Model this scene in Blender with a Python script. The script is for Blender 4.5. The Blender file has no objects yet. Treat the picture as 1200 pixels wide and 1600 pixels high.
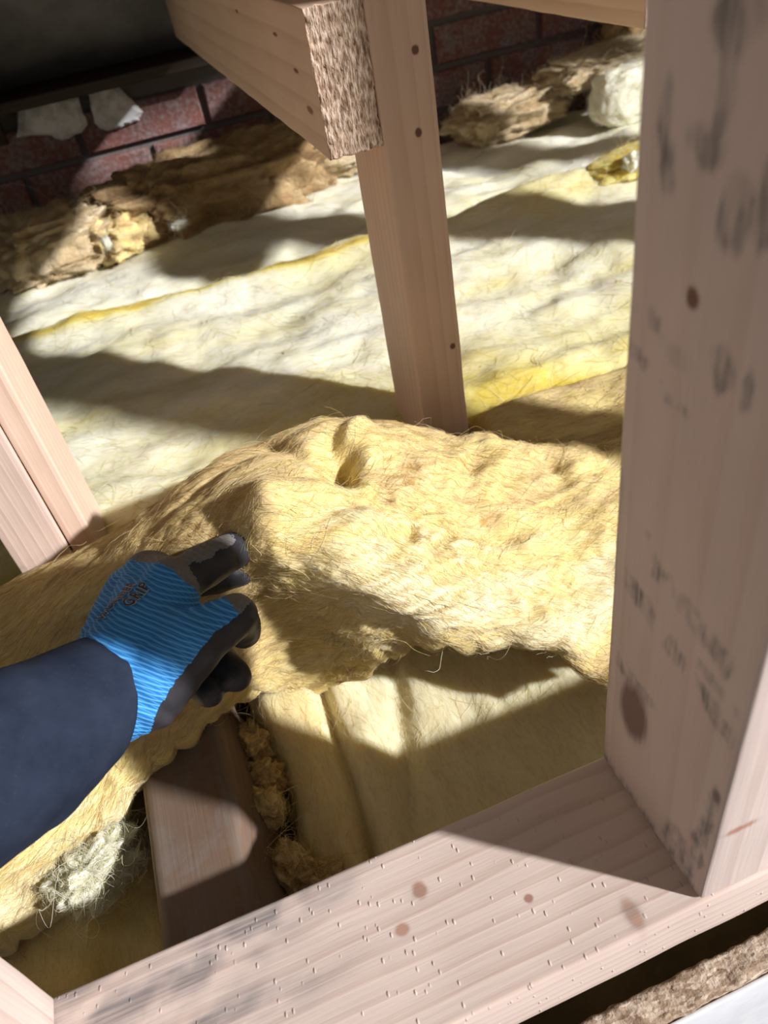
import bpy, bmesh, math, random
import numpy as np
from mathutils import Vector, Matrix
random.seed(4)
RNG = np.random.default_rng(11)
C = bpy.context.scene.collection
SC = bpy.context.scene

# ------------------------------------------------------------------ camera
CAM_LOC = (0.0, 0.0, 0.48)
AX = ((0.9281262, -0.3324751, 0.1674576), (-0.3394841, -0.5713494, 0.7472017), (-0.1527492, -0.7503467, -0.6431543))
cd = bpy.data.cameras.new('camera')
cam = bpy.data.objects.new('camera', cd); C.objects.link(cam)
M = Matrix.Identity(4)
for r in range(3):
    M[r][0] = AX[r][0]; M[r][1] = -AX[r][1]; M[r][2] = -AX[r][2]; M[r][3] = CAM_LOC[r]
cam.matrix_world = M
cd.sensor_fit = 'VERTICAL'; cd.sensor_height = 36.0; cd.sensor_width = 27.0
cd.lens = 1200.0 / 1600.0 * 36.0
cd.clip_start = 0.01
cd.dof.use_dof = True; cd.dof.focus_distance = 0.56; cd.dof.aperture_fstop = 8.0
SC.camera = cam

# ------------------------------------------------------------------ light
w = bpy.data.worlds.new('world'); SC.world = w; w.use_nodes = True
bg = w.node_tree.nodes['Background']
bg.inputs[0].default_value = (1.0, 0.92, 0.80, 1); bg.inputs[1].default_value = 0.21
sd = bpy.data.lights.new('sun', 'SUN'); sd.energy = 6.3; sd.angle = math.radians(2.2); sd.color = (1.0, 0.98, 0.97)
sun = bpy.data.objects.new('sun', sd); C.objects.link(sun)
EL = math.radians(27.0)
sdir = Vector((-0.776 * math.cos(EL), 0.631 * math.cos(EL), -math.sin(EL)))
sun.rotation_euler = sdir.to_track_quat('-Z', 'Y').to_euler()
sun.location = (2, -2, 2)
SC.view_settings.view_transform = 'Standard'; SC.view_settings.look = 'None'
SC.view_settings.exposure = 0.0; SC.view_settings.gamma = 1.0
SC.view_settings.use_curve_mapping = False

# ------------------------------------------------------------------ noise
_perm = RNG.permutation(256); _perm = np.concatenate([_perm, _perm, _perm])
_g = RNG.normal(size=(256, 3)); _g /= np.linalg.norm(_g, axis=1)[:, None]
def pn(x, y, z):
    x, y, z = np.broadcast_arrays(np.asarray(x, float), np.asarray(y, float), np.asarray(z, float))
    xi = np.floor(x).astype(int); yi = np.floor(y).astype(int); zi = np.floor(z).astype(int)
    fx, fy, fz = x - xi, y - yi, z - zi
    u = fx**3 * (fx * (fx * 6 - 15) + 10); v = fy**3 * (fy * (fy * 6 - 15) + 10); ww = fz**3 * (fz * (fz * 6 - 15) + 10)
    res = 0
    for dx in (0, 1):
        for dy in (0, 1):
            for dz in (0, 1):
                h = _perm[_perm[_perm[(xi + dx) & 255] + ((yi + dy) & 255)] + ((zi + dz) & 255)]
                g = _g[h]
                d = g[..., 0] * (fx - dx) + g[..., 1] * (fy - dy) + g[..., 2] * (fz - dz)
                res = res + d * (u if dx else 1 - u) * (v if dy else 1 - v) * (ww if dz else 1 - ww)
    return res * 1.5
def fbm(x, y, z, o=4):
    a, s, f = 1.0, 0, 1.0
    for k in range(o):
        s = s + a * pn(x * f + 17.3 * k, y * f - 5.1 * k, z * f + 3.7 * k); a *= .5; f *= 2.03
    return s
def smooth(a, b, x):
    t = np.clip((x - a) / (b - a), 0, 1); return t * t * (3 - 2 * t)

# ------------------------------------------------------------------ object helpers
def tag(o, label=None, cat=None, group=None, kind=None):
    if label: o['label'] = label
    if cat: o['category'] = cat
    if group: o['group'] = group
    if kind: o['kind'] = kind
    return o
def empty(name, loc):
    o = bpy.data.objects.new(name, None); o.location = loc; o.empty_display_size = .05
    C.objects.link(o); return o
def mesh_obj(name, verts, faces, mats, parent=None, loc=None, smooth_shade=True, attrs=None):
    me = bpy.data.meshes.new(name)
    verts = np.asarray(verts, float)
    if loc is None and parent is None:
        loc = (verts[:, 0].mean(), verts[:, 1].mean(), verts[:, 2].min())
    if loc is not None: verts = verts - np.asarray(loc)
    me.from_pydata(verts.tolist(), [], [list(map(int, f)) for f in faces])
    me.update()
    if not isinstance(mats, (list, tuple)): mats = [mats]
    for m in mats: me.materials.append(m)
    if smooth_shade: me.polygons.foreach_set('use_smooth', [True] * len(me.polygons))
    for k, a in (attrs or {}).items():
        at = me.attributes.new(k, 'FLOAT', 'POINT'); at.data.foreach_set('value', np.asarray(a, 'f').ravel())
    o = bpy.data.objects.new(name, me); C.objects.link(o)
    if loc is not None: o.location = loc
    if parent is not None:
        o.parent = parent
        o.location = Vector(loc if loc is not None else (0, 0, 0)) - Vector(parent.location)
    return o

# ------------------------------------------------------------------ materials
class NT:
    def __init__(self, name):
        m = bpy.data.materials.new(name); m.use_nodes = True; self.m = m; self.t = m.node_tree
        self.t.nodes.clear(); self.out = self.n('ShaderNodeOutputMaterial')
    def n(self, ty, **kw):
        nd = self.t.nodes.new(ty)
        ins = kw.pop('ins', {})
        for k, v in kw.items(): setattr(nd, k, v)
        for k, v in ins.items(): self.set(nd, k, v)
        return nd
    def set(self, nd, k, v):
        s = nd.inputs[k]
        if isinstance(v, bpy.types.NodeSocket): self.t.links.new(v, s)
        elif isinstance(v, bpy.types.Node): self.t.links.new(v.outputs[0], s)
        else: s.default_value = v
    def math(self, op, a, b=None, clamp=False):
        nd = self.n('ShaderNodeMath', operation=op, use_clamp=clamp); self.set(nd, 0, a)
        if b is not None: self.set(nd, 1, b)
        return nd.outputs[0]
    def mix(self, f, a, b, mode='MIX'):
        nd = self.n('ShaderNodeMix', data_type='RGBA', blend_type=mode)
        self.set(nd, 0, f); self.set(nd, 6, a); self.set(nd, 7, b); return nd.outputs[2]
    def ramp(self, f, stops, interp='LINEAR'):
        nd = self.n('ShaderNodeValToRGB'); self.set(nd, 0, f); r = nd.color_ramp; r.interpolation = interp
        while len(r.elements) < len(stops): r.elements.new(.5)
        for e, (p, c) in zip(r.elements, stops): e.position = p; e.color = (*c, 1) if len(c) == 3 else c
        return nd.outputs[0]
    def coord(self, which='Object', scale=(1, 1, 1), loc=(0, 0, 0), rot=(0, 0, 0)):
        tc = self.n('ShaderNodeTexCoord'); mp = self.n('ShaderNodeMapping')
        self.set(mp, 0, tc.outputs[which]); mp.inputs['Scale'].default_value = scale
        mp.inputs['Location'].default_value = loc; mp.inputs['Rotation'].default_value = rot
        return mp.outputs[0]
    def noise(self, vec, scale=5, detail=4, rough=.55, dist=0):
        nd = self.n('ShaderNodeTexNoise'); self.set(nd, 'Vector', vec)
        for k, v in (('Scale', scale), ('Detail', detail), ('Roughness', rough), ('Distortion', dist)): self.set(nd, k, v)
        return nd.outputs[0]
    def bump(self, hgt, strength=.3, dist=.002, normal=None):
        nd = self.n('ShaderNodeBump'); self.set(nd, 'Height', hgt); self.set(nd, 'Strength', strength); self.set(nd, 'Distance', dist)
        if normal is not None: self.set(nd, 'Normal', normal)
        return nd.outputs[0]
    def attr(self, name):
        return self.n('ShaderNodeAttribute', attribute_name=name).outputs['Fac']
    def principled(self, col, rough=.8, normal=None, spec=.3, **kw):
        b = self.n('ShaderNodeBsdfPrincipled'); self.set(b, 'Base Color', col if not isinstance(col, tuple) else (*col, 1))
        self.set(b, 'Roughness', rough); self.set(b, 'Specular IOR Level', spec)
        if normal is not None: self.set(b, 'Normal', normal)
        for k, v in kw.items(): self.set(b, k, v)
        self.t.links.new(b.outputs[0], self.out.inputs[0]); return self.m

def wood(name, axis, light=(.66, .50, .40), dark=(.50, .345, .26), pith=(.02, .03), rings=55., knots=(), fibre=.35,
         stain=False, stain_col=(.16, .145, .14), nicks=0., grime=0., grime_col=(.25, .22, .21)):
    k = NT(name)
    ax = 'XYZ'.index(axis)
    sc = [1, 1, 1]; sc[ax] = .07
    lo = [0, 0, 0]
    others = [i for i in range(3) if i != ax]
    lo[others[0]], lo[others[1]] = pith
    base = k.coord('Object', tuple(sc), tuple(lo))
    nz = k.noise(base, 9, 2, .5)
    wav = k.n('ShaderNodeTexWave', wave_type='RINGS', rings_direction=axis, wave_profile='SAW')
    off = k.n('ShaderNodeVectorMath', operation='MULTIPLY_ADD')
    nv = k.n('ShaderNodeTexNoise'); k.set(nv, 'Vector', base); k.set(nv, 'Scale', 14); k.set(nv, 'Detail', 2)
    k.set(off, 0, nv.outputs[1]); off.inputs[1].default_value = (.02, .02, .02); k.set(off, 2, base)
    k.set(wav, 'Vector', off.outputs[0]); k.set(wav, 'Scale', rings); k.set(wav, 'Distortion', .6); k.set(wav, 'Detail', 2.); k.set(wav, 'Detail Scale', 2.)
    ring = k.ramp(wav.outputs[1], [(0, (0, 0, 0)), (.55, (.25, .25, .25)), (.9, (1, 1, 1)), (1, (.1, .1, .1))])
    fs = [420, 420, 420]; fs[ax] = 14
    fv = k.coord('Object', tuple(fs))
    fib = k.noise(fv, 1, 3, .6)
    bl = k.noise(k.coord('Object', tuple(10 if i == ax else 24 for i in range(3))), 1, 3, .5)
    col = k.mix(k.math('MULTIPLY', ring, .75), (*light, 1), (*dark, 1))
    col = k.mix(k.math('MULTIPLY', fib, fibre), col, k.mix(.5, (*dark, 1), col, 'MULTIPLY'))
    col = k.mix(k.ramp(bl, [(.35, (0, 0, 0)), (.7, (.45, .45, .45))]), col, tuple(c * 1.12 for c in light) + (1,))
    hgt = k.math('ADD', k.math('MULTIPLY', fib, .6), k.math('MULTIPLY', ring, .4))
    for (kc, kr, core) in knots:
        v = k.n('ShaderNodeVectorMath', operation='SUBTRACT'); tc = k.n('ShaderNodeTexCoord')
        k.set(v, 0, tc.outputs['Object']); v.inputs[1].default_value = kc
        v2 = k.n('ShaderNodeVectorMath', operation='DIVIDE'); k.set(v2, 0, v.outputs[0]); v2.inputs[1].default_value = kr
        ln = k.n('ShaderNodeVectorMath', operation='LENGTH'); k.set(ln, 0, v2.outputs[0])
        d = k.math('ADD', ln.outputs['Value'], k.math('MULTIPLY', k.math('SUBTRACT', nz, .5), 1.5))
        d = k.math('ADD', d, k.math('MULTIPLY', k.math('SUBTRACT', fib, .5), .5))
        halo = k.ramp(d, [(.5, (1, 1, 1)), (1.9, (0, 0, 0))])
        cr = k.ramp(d, [(.45, (1, 1, 1)), (.8, (0, 0, 0))])
        col = k.mix(k.math('MULTIPLY', halo, .5), col, tuple(c * .72 for c in dark) + (1,))
        col = k.mix(k.math('MULTIPLY', cr, .9), col, (*core, 1))
    if grime:
        gn = k.noise(k.coord('Object', (1, 1, 1)), 26, 6, .65, .4)
        col = k.mix(k.math('MULTIPLY', k.ramp(gn, [(.5, (0, 0, 0)), (.72, (1, 1, 1))]), grime), col, (*grime_col, 1))
    if stain:
        st = k.math('MULTIPLY', k.attr('stain'), k.ramp(fib, [(.25, (.35,) * 3), (.6, (1, 1, 1))]))
        col = k.mix(st, col, (*stain_col, 1))
    nrm = k.bump(hgt, .5, .0009)
    if nicks:
        vo = k.n('ShaderNodeTexVoronoi', feature='F1'); k.set(vo, 'Vector', k.coord('Object', tuple(.9 if i == ax else .45 for i in range(3)), rot=(0, 0, 1.0))); k.set(vo, 'Scale', 300)
        pick = k.ramp(vo.outputs['Color'], [(.67, (0, 0, 0)), (.69, (1, 1, 1))])
        chip = k.math('MULTIPLY', k.ramp(vo.outputs['Distance'], [(.10, (1, 1, 1)), (.26, (0, 0, 0))]), pick)
        nrm = k.bump(chip, nicks, .0014, nrm)
    return k.principled(col, .62, nrm, .25)

def insulation(name, stops, big=7., tone_noise=.35, streak_axis='X', bump=.8, sss=0., streak=.28):
    k = NT(name)
    s = [1, 1, 1]; s['XYZ'.index(streak_axis)] = streak
    v = k.coord('Object', tuple(s))
    n1 = k.noise(v, big * 2.2, 5, .6, 1.2); n2 = k.noise(v, 85, 5, .65, 1.6); n3 = k.noise(v, 320, 3, .6, .8)
    t = k.math('ADD', k.attr('tone'), k.math('MULTIPLY', k.math('SUBTRACT', n1, .5), tone_noise * 2))
    t = k.math('ADD', t, k.math('MULTIPLY', k.math('SUBTRACT', n2, .5), tone_noise * 1.3))
    col = k.ramp(t, stops)
    col = k.mix(k.ramp(n3, [(.3, (.22,) * 3), (.55, (0, 0, 0))]), col, (*[c * .7 for c in stops[-1][1]], 1))
    h = k.math('ADD', k.math('MULTIPLY', n2, .7), k.math('MULTIPLY', n3, .3))
    nrm = k.bump(h, bump, .005)
    kw = {}
    if sss: kw = {'Subsurface Weight': sss, 'Subsurface Radius': (.022, .017, .008), 'Subsurface Scale': 1.0}
    return k.principled(col, .95, nrm, .05, **kw)

def fibre_mat(name, stops):
    k = NT(name)
    col = k.ramp(k.attr('tone'), stops)
    d = k.n('ShaderNodeBsdfDiffuse'); k.set(d, 0, col)
    tr = k.n('ShaderNodeBsdfTranslucent'); k.set(tr, 0, col)
    g = k.n('ShaderNodeBsdfGlossy'); k.set(g, 0, (1, .97, .9, 1)); k.set(g, 1, .35)
    m = k.n('ShaderNodeMixShader'); k.set(m, 0, .35); k.set(m, 1, d); k.set(m, 2, tr)
    m2 = k.n('ShaderNodeMixShader'); k.set(m2, 0, .06); k.set(m2, 1, m); k.set(m2, 2, g)
    k.t.links.new(m2.outputs[0], k.out.inputs[0]); return k.m

WH, YE, TA, OR = (.84, .79, .62), (.80, .63, .24), (.68, .53, .29), (.45, .28, .09)
ROLL = [(0, WH), (.3, (.80, .72, .48)), (.55, (.80, .66, .28)), (.8, TA), (1, OR)]
COOL = [(0, (.77, .765, .66)), (.32, (.73, .70, .48)), (.58, (.74, .66, .29)), (.8, (.66, .53, .10)), (1, (.52, .36, .10))]
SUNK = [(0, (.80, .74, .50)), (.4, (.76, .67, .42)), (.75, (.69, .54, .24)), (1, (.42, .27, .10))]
BROWN = [(0, (.62, .53, .37)), (.45, (.48, .36, .20)), (.8, (.33, .215, .105)), (1, (.22, .14, .07))]
m_roll = insulation('mineral_wool_warm', ROLL, 5, .40, 'X', .45, .10, .13)
m_cool = insulation('mineral_wool_pale', COOL, 3, .40, 'X', .25, .6)
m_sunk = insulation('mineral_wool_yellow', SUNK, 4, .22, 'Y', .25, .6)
m_brown = insulation('mineral_wool_aged', BROWN, 8, .45, 'X', .6, 0., .7)
f_roll = fibre_mat('wool_strands_warm', ROLL); f_cool = fibre_mat('wool_strands_pale', COOL)
f_sunk = fibre_mat('wool_strands_yellow', SUNK); f_brown = fibre_mat('wool_strands_aged', BROWN)

# ------------------------------------------------------------------ timber builder
def timber(name, lo, hi, mat, parent=None, r=.002, step=.006, disp=None, attrs_fn=None, cut=None, end_mat=None, end_test=None):
    lo = np.array(lo, float); hi = np.array(hi, float)
    n = [max(2, int(math.ceil((hi[i] - lo[i]) / (step if np.isscalar(step) else step[i])))) for i in range(3)]
    V = []; F = []; idx = {}; FM = []
    def ticks(i):
        t = np.linspace(lo[i], hi[i], n[i] + 1)
        return np.unique(np.concatenate([t, [lo[i] + r * .35, lo[i] + r, hi[i] - r, hi[i] - r * .35]]))
    T = [ticks(i) for i in range(3)]; nn = [len(t) - 1 for t in T]
    def vid(i, j, k):
        key = (i, j, k)
        if key not in idx: idx[key] = len(V); V.append((T[0][i], T[1][j], T[2][k]))
        return idx[key]
    for a in range(3):
        b, c = (a + 1) % 3, (a + 2) % 3
        for side in (0, nn[a]):
            for p in range(nn[b]):
                for q in range(nn[c]):
                    quad = []
                    for dp, dq in ((0, 0), (1, 0), (1, 1), (0, 1)):
                        ijk = [0, 0, 0]; ijk[a] = side; ijk[b] = p + dp; ijk[c] = q + dq; quad.append(vid(*ijk))
                    F.append(quad if side else quad[::-1]); FM.append(1 if end_test == (a, side > 0) else 0)
    P = np.array(V)
    inner = np.clip(P, lo + r, hi - r); d = P - inner; L = np.linalg.norm(d, axis=1)
    P = inner + d * (r / np.maximum(L, 1e-9))[:, None] * (L > 1e-9)[:, None]
    Nn = d / np.maximum(L, 1e-9)[:, None]
    attrs = attrs_fn(P) if attrs_fn else None
    w0 = .0006 * pn(P[:, 0] * 22, P[:, 1] * 22, P[:, 2] * 22)
    P = P + Nn * w0[:, None]
    if disp is not None: P = P + Nn * disp(P)[:, None]
    if cut is not None: P = cut(P)
    ctr = ((lo[0] + hi[0]) / 2, (lo[1] + hi[1]) / 2, lo[2])
    o = mesh_obj(name, P, F, [mat] + ([end_mat] if end_mat else []), parent, ctr, attrs=attrs)
    if end_mat: o.data.polygons.foreach_set('material_index', FM)
    return o

# ------------------------------------------------------------------ wool helpers
def grid_normals(P, wrapv):
    du = np.gradient(P, axis=0)
    if wrapv: dv = (np.roll(P, -1, 1) - np.roll(P, 1, 1)) / 2
    else: dv = np.gradient(P, axis=1)
    N = np.cross(du, dv); N /= np.maximum(np.linalg.norm(N, axis=2), 1e-12)[..., None]
    return N, du, dv
def grid_obj(name, P, tone, mat, wrapv=False, bottom=None, parent=None, flip=False):
    nu, nv = P.shape[:2]; V = P.reshape(-1, 3); F = []
    ii, jj = np.meshgrid(np.arange(nu - 1), np.arange(nv if wrapv else nv - 1), indexing='ij')
    j2 = (jj + 1) % nv
    q = np.stack([ii * nv + jj, (ii + 1) * nv + jj, (ii + 1) * nv + j2, ii * nv + j2], -1).reshape(-1, 4)
    if flip: q = q[:, ::-1]
    F = q.tolist(); tone = tone.ravel()
    if wrapv:
        a = list(range(nv)); b = [(nu - 1) * nv + j for j in range(nv)]
        F += [a if not flip else a[::-1], b[::-1] if not flip else b]
    elif bottom is not None:
        ring = [i * nv for i in range(nu)] + [(nu - 1) * nv + j for j in range(1, nv)] + [i * nv + nv - 1 for i in range(nu - 2, -1, -1)] + [j for j in range(nv - 2, 0, -1)]
        nb = len(V); B = V[ring].copy(); B[:, 2] = bottom
        V = np.concatenate([V, B]); tone = np.concatenate([tone, tone[ring]])
        n = len(ring)
        for a in range(n): F.append([ring[(a + 1) % n], ring[a], nb + a, nb + (a + 1) % n])
        F.append([nb + a for a in range(n)])
    return mesh_obj(name, V, F, mat, parent, attrs={'tone': tone})
def strands(name, parent, P, tone, mat, count, length, wrapv, mask=None, radius=.00012, npts=8, ang0=0., angsd=.5, curl=2.5,
            lift=.002, liftsd=.0015, seed=0, flip=False, stray=.04):
    rng = np.random.default_rng(seed)
    nu, nv = P.shape[:2]
    N, du, dv = grid_normals(P, wrapv)
    if flip: N = -N
    lu = np.linalg.norm(du, axis=2); lv = np.linalg.norm(dv, axis=2)
    prob = lu * lv
    if mask is not None: prob = prob * mask
    prob = (prob / prob.sum()).ravel()
    pick = rng.choice(nu * nv, size=count, p=prob)
    u = pick // nv + rng.random(count) - .5; v = pick % nv + rng.random(count) - .5
    def samp(A, u, v):
        u = np.clip(u, 0, nu - 1.001)
        if wrapv: v = np.mod(v, nv)
        else: v = np.clip(v, 0, nv - 1.001)
        i = np.floor(u).astype(int); j = np.floor(v).astype(int); a = u - i; b = v - j
        i2 = np.minimum(i + 1, nu - 1); j2 = (j + 1) % nv if wrapv else np.minimum(j + 1, nv - 1)
        if A.ndim == 3: a = a[:, None]; b = b[:, None]
        return (A[i, j] * (1 - a) + A[i2, j] * a) * (1 - b) + (A[i, j2] * (1 - a) + A[i2, j2] * a) * b
    p0 = samp(P, u, v)
    flow = .9 * pn(p0[:, 0] * 9, p0[:, 1] * 16, p0[:, 2] * 16 + seed) + .28 * pn(p0[:, 0] * 45, p0[:, 1] * 60, p0[:, 2] * 60 + seed)
    th = ang0 + flow * 1.1 + rng.normal(0, angsd, count) + np.where(rng.random(count) < .5, math.pi, 0)
    L = length * rng.lognormal(0, .45, count); st = L / (npts - 1)
    lf = np.abs(rng.normal(lift, liftsd, count)); wild = rng.random(count) < stray; lf[wild] *= rng.uniform(2.5, 6, wild.sum())
    dth = rng.normal(0, curl, count) / (npts - 1)
    pos = np.zeros((count, npts, 3)); t0 = samp(tone, u, v)
    ph = rng.uniform(.2, 1.3, count)
    for s in range(npts):
        f = s / (npts - 1)
        prof = np.sin(np.minimum(f * ph * 1.6 + .02, 1.57)) * np.where(wild, 1, .35 + .65 * f)
        pos[:, s] = samp(P, u, v) + samp(N, u, v) * (prof * lf - .0004)[:, None]
        du_ = np.maximum(samp(lu, u, v), 1e-5); dv_ = np.maximum(samp(lv, u, v), 1e-5)
        u = u + np.cos(th) * st / du_; v = v + np.sin(th) * st / dv_
        th = th + dth + rng.normal(0, .09, count)
    hc = bpy.data.hair_curves.new(name); hc.add_curves([npts] * count)
    org = np.array(parent.location)
    hc.attributes['position'].data.foreach_set('vector', (pos - org).astype('f').ravel())
    ra = hc.attributes.get('radius') or hc.attributes.new('radius', 'FLOAT', 'POINT')
    rr = radius * rng.lognormal(0, .35, count)[:, None] * np.linspace(1, .45, npts)[None]
    ra.data.foreach_set('value', rr.astype('f').ravel())
    ta = hc.attributes.new('tone', 'FLOAT', 'CURVE')
    ta.data.foreach_set('value', np.clip(t0 + rng.normal(-.06, .26, count), 0, 1).astype('f'))
    hc.materials.append(mat)
    o = bpy.data.objects.new(name, hc); C.objects.link(o); o.parent = parent
    o['kind'] = 'stuff'
    return o
def slab(x0, x1, y0, y1, step, zf, edge=.03, warp=.012, seed=0):
    """top surface of a blanket: grid P[nu,nv,3] over an irregular-edged rectangle"""
    nx = int((x1 - x0) / step); ny = int((y1 - y0) / step)
    X, Y = np.meshgrid(np.linspace(x0, x1, nx), np.linspace(y0, y1, ny), indexing='ij')
    fx = np.minimum(X - x0, x1 - X); fy = np.minimum(Y - y0, y1 - Y)
    Yw = Y + warp * fbm(X * 9 + seed, Y * 3, np.zeros_like(X) + seed, 3); Xw = X + warp * fbm(X * 3, Y * 9 + 4 + seed, np.zeros_like(X) + seed, 3)
    d = np.minimum(fx, fy); ed = 1 - np.sqrt(np.clip(1 - (1 - np.clip(d / edge, 0, 1))**2, 0, 1))
    Z = zf(Xw, Yw, ed)
    return np.stack([Xw, Yw, Z], -1), ed

# ================================================================== setting
def build_setting():
    # back brick wall: bricks raised from mortar, one mesh
    k = NT('brick_and_mortar')
    nz = k.noise(k.coord('Object'), 18, 6, .65); n2 = k.noise(k.coord('Object'), 140, 4, .6)
    geo = k.attr('tone')
    brick = k.mix(k.ramp(nz, [(.35, (0, 0, 0)), (.7, (1, 1, 1))]), (.20, .085, .07, 1), (.115, .058, .055, 1))
    brick = k.mix(k.ramp(k.math('ADD', k.math('MULTIPLY', n2, .5), k.math('MULTIPLY', nz, .5)), [(.44, (0, 0, 0)), (.62, (.85,) * 3)]), brick, (.27, .23, .235, 1))
    col = k.mix(geo, (.14, .13, .128, 1), brick)
    m = k.principled(col, .92, k.bump(k.math('ADD', nz, n2), .6, .004), .15)
    V, F, T = [], [], []
    def block(x0, x1, y0, z0, z1, t, y1=1.66):
        b = len(V); e = .003
        pr = [(x0, z0), (x1, z0), (x1, z1), (x0, z1)]
        inn = [(x0 + e, z0 + e), (x1 - e, z0 + e), (x1 - e, z1 - e), (x0 + e, z1 - e)]
        for (x, z) in pr: V.append((x, y1, z)); T.append(t)
        for (x, z) in pr: V.append((x, y0 + e, z)); T.append(t)
        for (x, z) in inn: V.append((x + random.uniform(-.002, .002), y0 + random.uniform(-.002, .003), z)); T.append(t)
        for a in range(4):
            c = (a + 1) % 4
            F.append([b + a, b + c, b + 4 + c, b + 4 + a]); F.append([b + 4 + a, b + 4 + c, b + 8 + c, b + 8 + a])
        F.append([b + 8 + a for a in range(4)]); F.append([b + 3 - a for a in range(4)])
    block(-1.4, 2.4, 1.562, -.3, .256, 0.)
    block(.2, 2.4, 1.562, .256, .45, 0.)
    z = -.29; row = 0
    while z < .6:
        x = -1.39 - (row % 2) * .112
        while x < 2.3:
            xl = max(x, -1.39)
            if not (.84 < x < .95 and .07 < z < .16) and (z < .19 or x > .2) and z < .4:
                block(xl, min(x + .213, 2.39), 1.55 + random.uniform(-.004, .004), z, z + .064, 1.)
            x += .224
        z += .075; row += 1
    o = mesh_obj('wall_back', V, F, m, loc=(0, 1.6, -.3), smooth_shade=False, attrs={'tone': T}); o['kind'] = 'structure'
    # white plaster left on the bricks
    k = NT('old_white_plaster'); nz = k.noise(k.coord('Object'), 40, 5, .6)
    pm = k.principled(k.ramp(nz, [(.3, (.34, .33, .33)), (.55, (.66, .66, .68))]), .9, k.bump(nz, .5, .003), .1)
    for (poly) in ([(-.125, .262), (-.055, .262), (-.028, .250), (-.03, .205), (-.052, .196), (-.082, .192), (-.1, .208), (-.15, .215)],
                   [(-.012, .258), (.022, .262), (.045, .245), (.068, .205), (.055, .196), (.02, .188), (-.008, .19), (-.02, .205)]):
        bm = bmesh.new(); n = len(poly)
        pts = []
        for a in range(n):
            p, q = poly[a], poly[(a + 1) % n]
            for s in range(4):
                f = s / 4; pts.append((p[0] + (q[0] - p[0]) * f + random.uniform(-.002, .002), p[1] + (q[1] - p[1]) * f + random.uniform(-.002, .002)))
        cx = sum(p[0] for p in pts) / len(pts); cz = sum(p[1] for p in pts) / len(pts)
        A = [bm.verts.new((p[0], 1.556, p[1])) for p in pts]; B = [bm.verts.new((cx + (p[0] - cx) * .97, 1.543, cz + (p[1] - cz) * .97)) for p in pts]
        D = [bm.verts.new((cx + (p[0] - cx) * .8, 1.538 + random.uniform(-.002, .002), cz + (p[1] - cz) * .8)) for p in pts]
        N = len(pts)
        for a in range(N):
            b = (a + 1) % N
            bm.faces.new((A[a], A[b], B[b], B[a])); bm.faces.new((B[a], B[b], D[b], D[a]))
        bm.faces.new(D); bm.faces.new(A[::-1]); bmesh.ops.recalc_face_normals(bm, faces=bm.faces)
        me = bpy.data.meshes.new('plaster_patch'); bm.to_mesh(me); bm.free(); me.materials.append(pm)
        c = bpy.data.objects.new('plaster_patch', me); C.objects.link(c); c.parent = o; c.location = -Vector(o.location)
        c['label'] = 'whitish plaster left on the bricks'
    # dark timber ledge over the bricks, and the felt above it
    mw = wood('weathered_dark_timber', 'X', (.055, .04, .032), (.03, .022, .018), fibre=.5)
    t = timber('trim_1', (-1.3, 1.49, .258), (.205, 1.64, .275), mw, step=(.05, .03, .01)); t['kind'] = 'structure'
    k = NT('roofing_felt'); nz = k.noise(k.coord('Object', (1, 1, 1)), 12, 5, .6)
    fm = k.principled(k.ramp(nz, [(.3, (.13, .13, .14)), (.7, (.23, .23, .245))]), .85, k.bump(nz, .4, .01), .2)
    sl = math.tan(math.radians(34))
    ny, nx = 40, 60; P = np.zeros((nx, ny, 3))
    X, Y = np.meshgrid(np.linspace(-1.4, 1.22, nx), np.linspace(1.66, .45, ny), indexing='ij')
    P[..., 0] = X; P[..., 1] = Y; P[..., 2] = .25 + (1.66 - Y) * sl - .006 * np.abs(np.sin(X * 3.4)) + .006 * fbm(X * 5, Y * 5, X * 0, 3)
    V = np.concatenate([P.reshape(-1, 3), P.reshape(-1, 3) + [0, .01, .012]]); F = []
    n = nx * ny
    for i in range(nx - 1):
        for j in range(ny - 1):
            a = i * ny + j
            F.append([a, a + 1, a + ny + 1, a + ny]); F.append([n + a + ny, n + a + ny + 1, n + a + 1, n + a])
    # unseen extension of the slope, added to dim the ambient light on up-facing wool
    b = len(V); za, zb = .25 + 1.21 * sl, .25 + 2.66 * sl
    V = np.concatenate([V, [(x, y, z + dz) for dz in (0, .012) for (y, z) in ((.45, za), (-1.0, zb)) for x in (-1.4, 1.0)]])
    F += [[b + q for q in f] for f in ([0, 1, 3, 2], [4, 6, 7, 5], [0, 4, 5, 1], [2, 3, 7, 6], [0, 2, 6, 4], [1, 5, 7, 3])]
    o = mesh_obj('ceiling', V, F, fm, loc=(0, 1.1, .3)); o['kind'] = 'structure'
    mr = wood('dark_rafter_timber', 'Y', (.10, .07, .05), (.06, .04, .03), fibre=.5)
    ra = timber('rafter', (-.215, .45, -.05), (-.165, 1.60, .05), mr, step=(.02, .05, .02),
                cut=lambda P: np.stack([P[:, 0], P[:, 1], P[:, 2] + .24 + (1.62 - P[:, 1]) * sl - .03], 1))
    tag(ra, 'dark old rafter in the shaded top left corner under the grey felt', 'rafter')
    # loft floor: dusty back of the ceiling boards between the joists
    k = NT('dusty_board_back'); nz = k.noise(k.coord('Object'), 20, 5, .6)
    dm = k.principled(k.ramp(nz, [(.3, (.06, .045, .03)), (.7, (.12, .09, .055))]), .95, k.bump(nz, .4, .004), .1)
    V = [(x, y, z) for z in (-.185, -.17) for y in (.1345, 1.7) for x in (-1.4, 2.4)]
    F = [[4, 5, 7, 6], [0, 2, 3, 1], [0, 1, 5, 4], [2, 6, 7, 3], [0, 4, 6, 2], [1, 3, 7, 5]]
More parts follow.
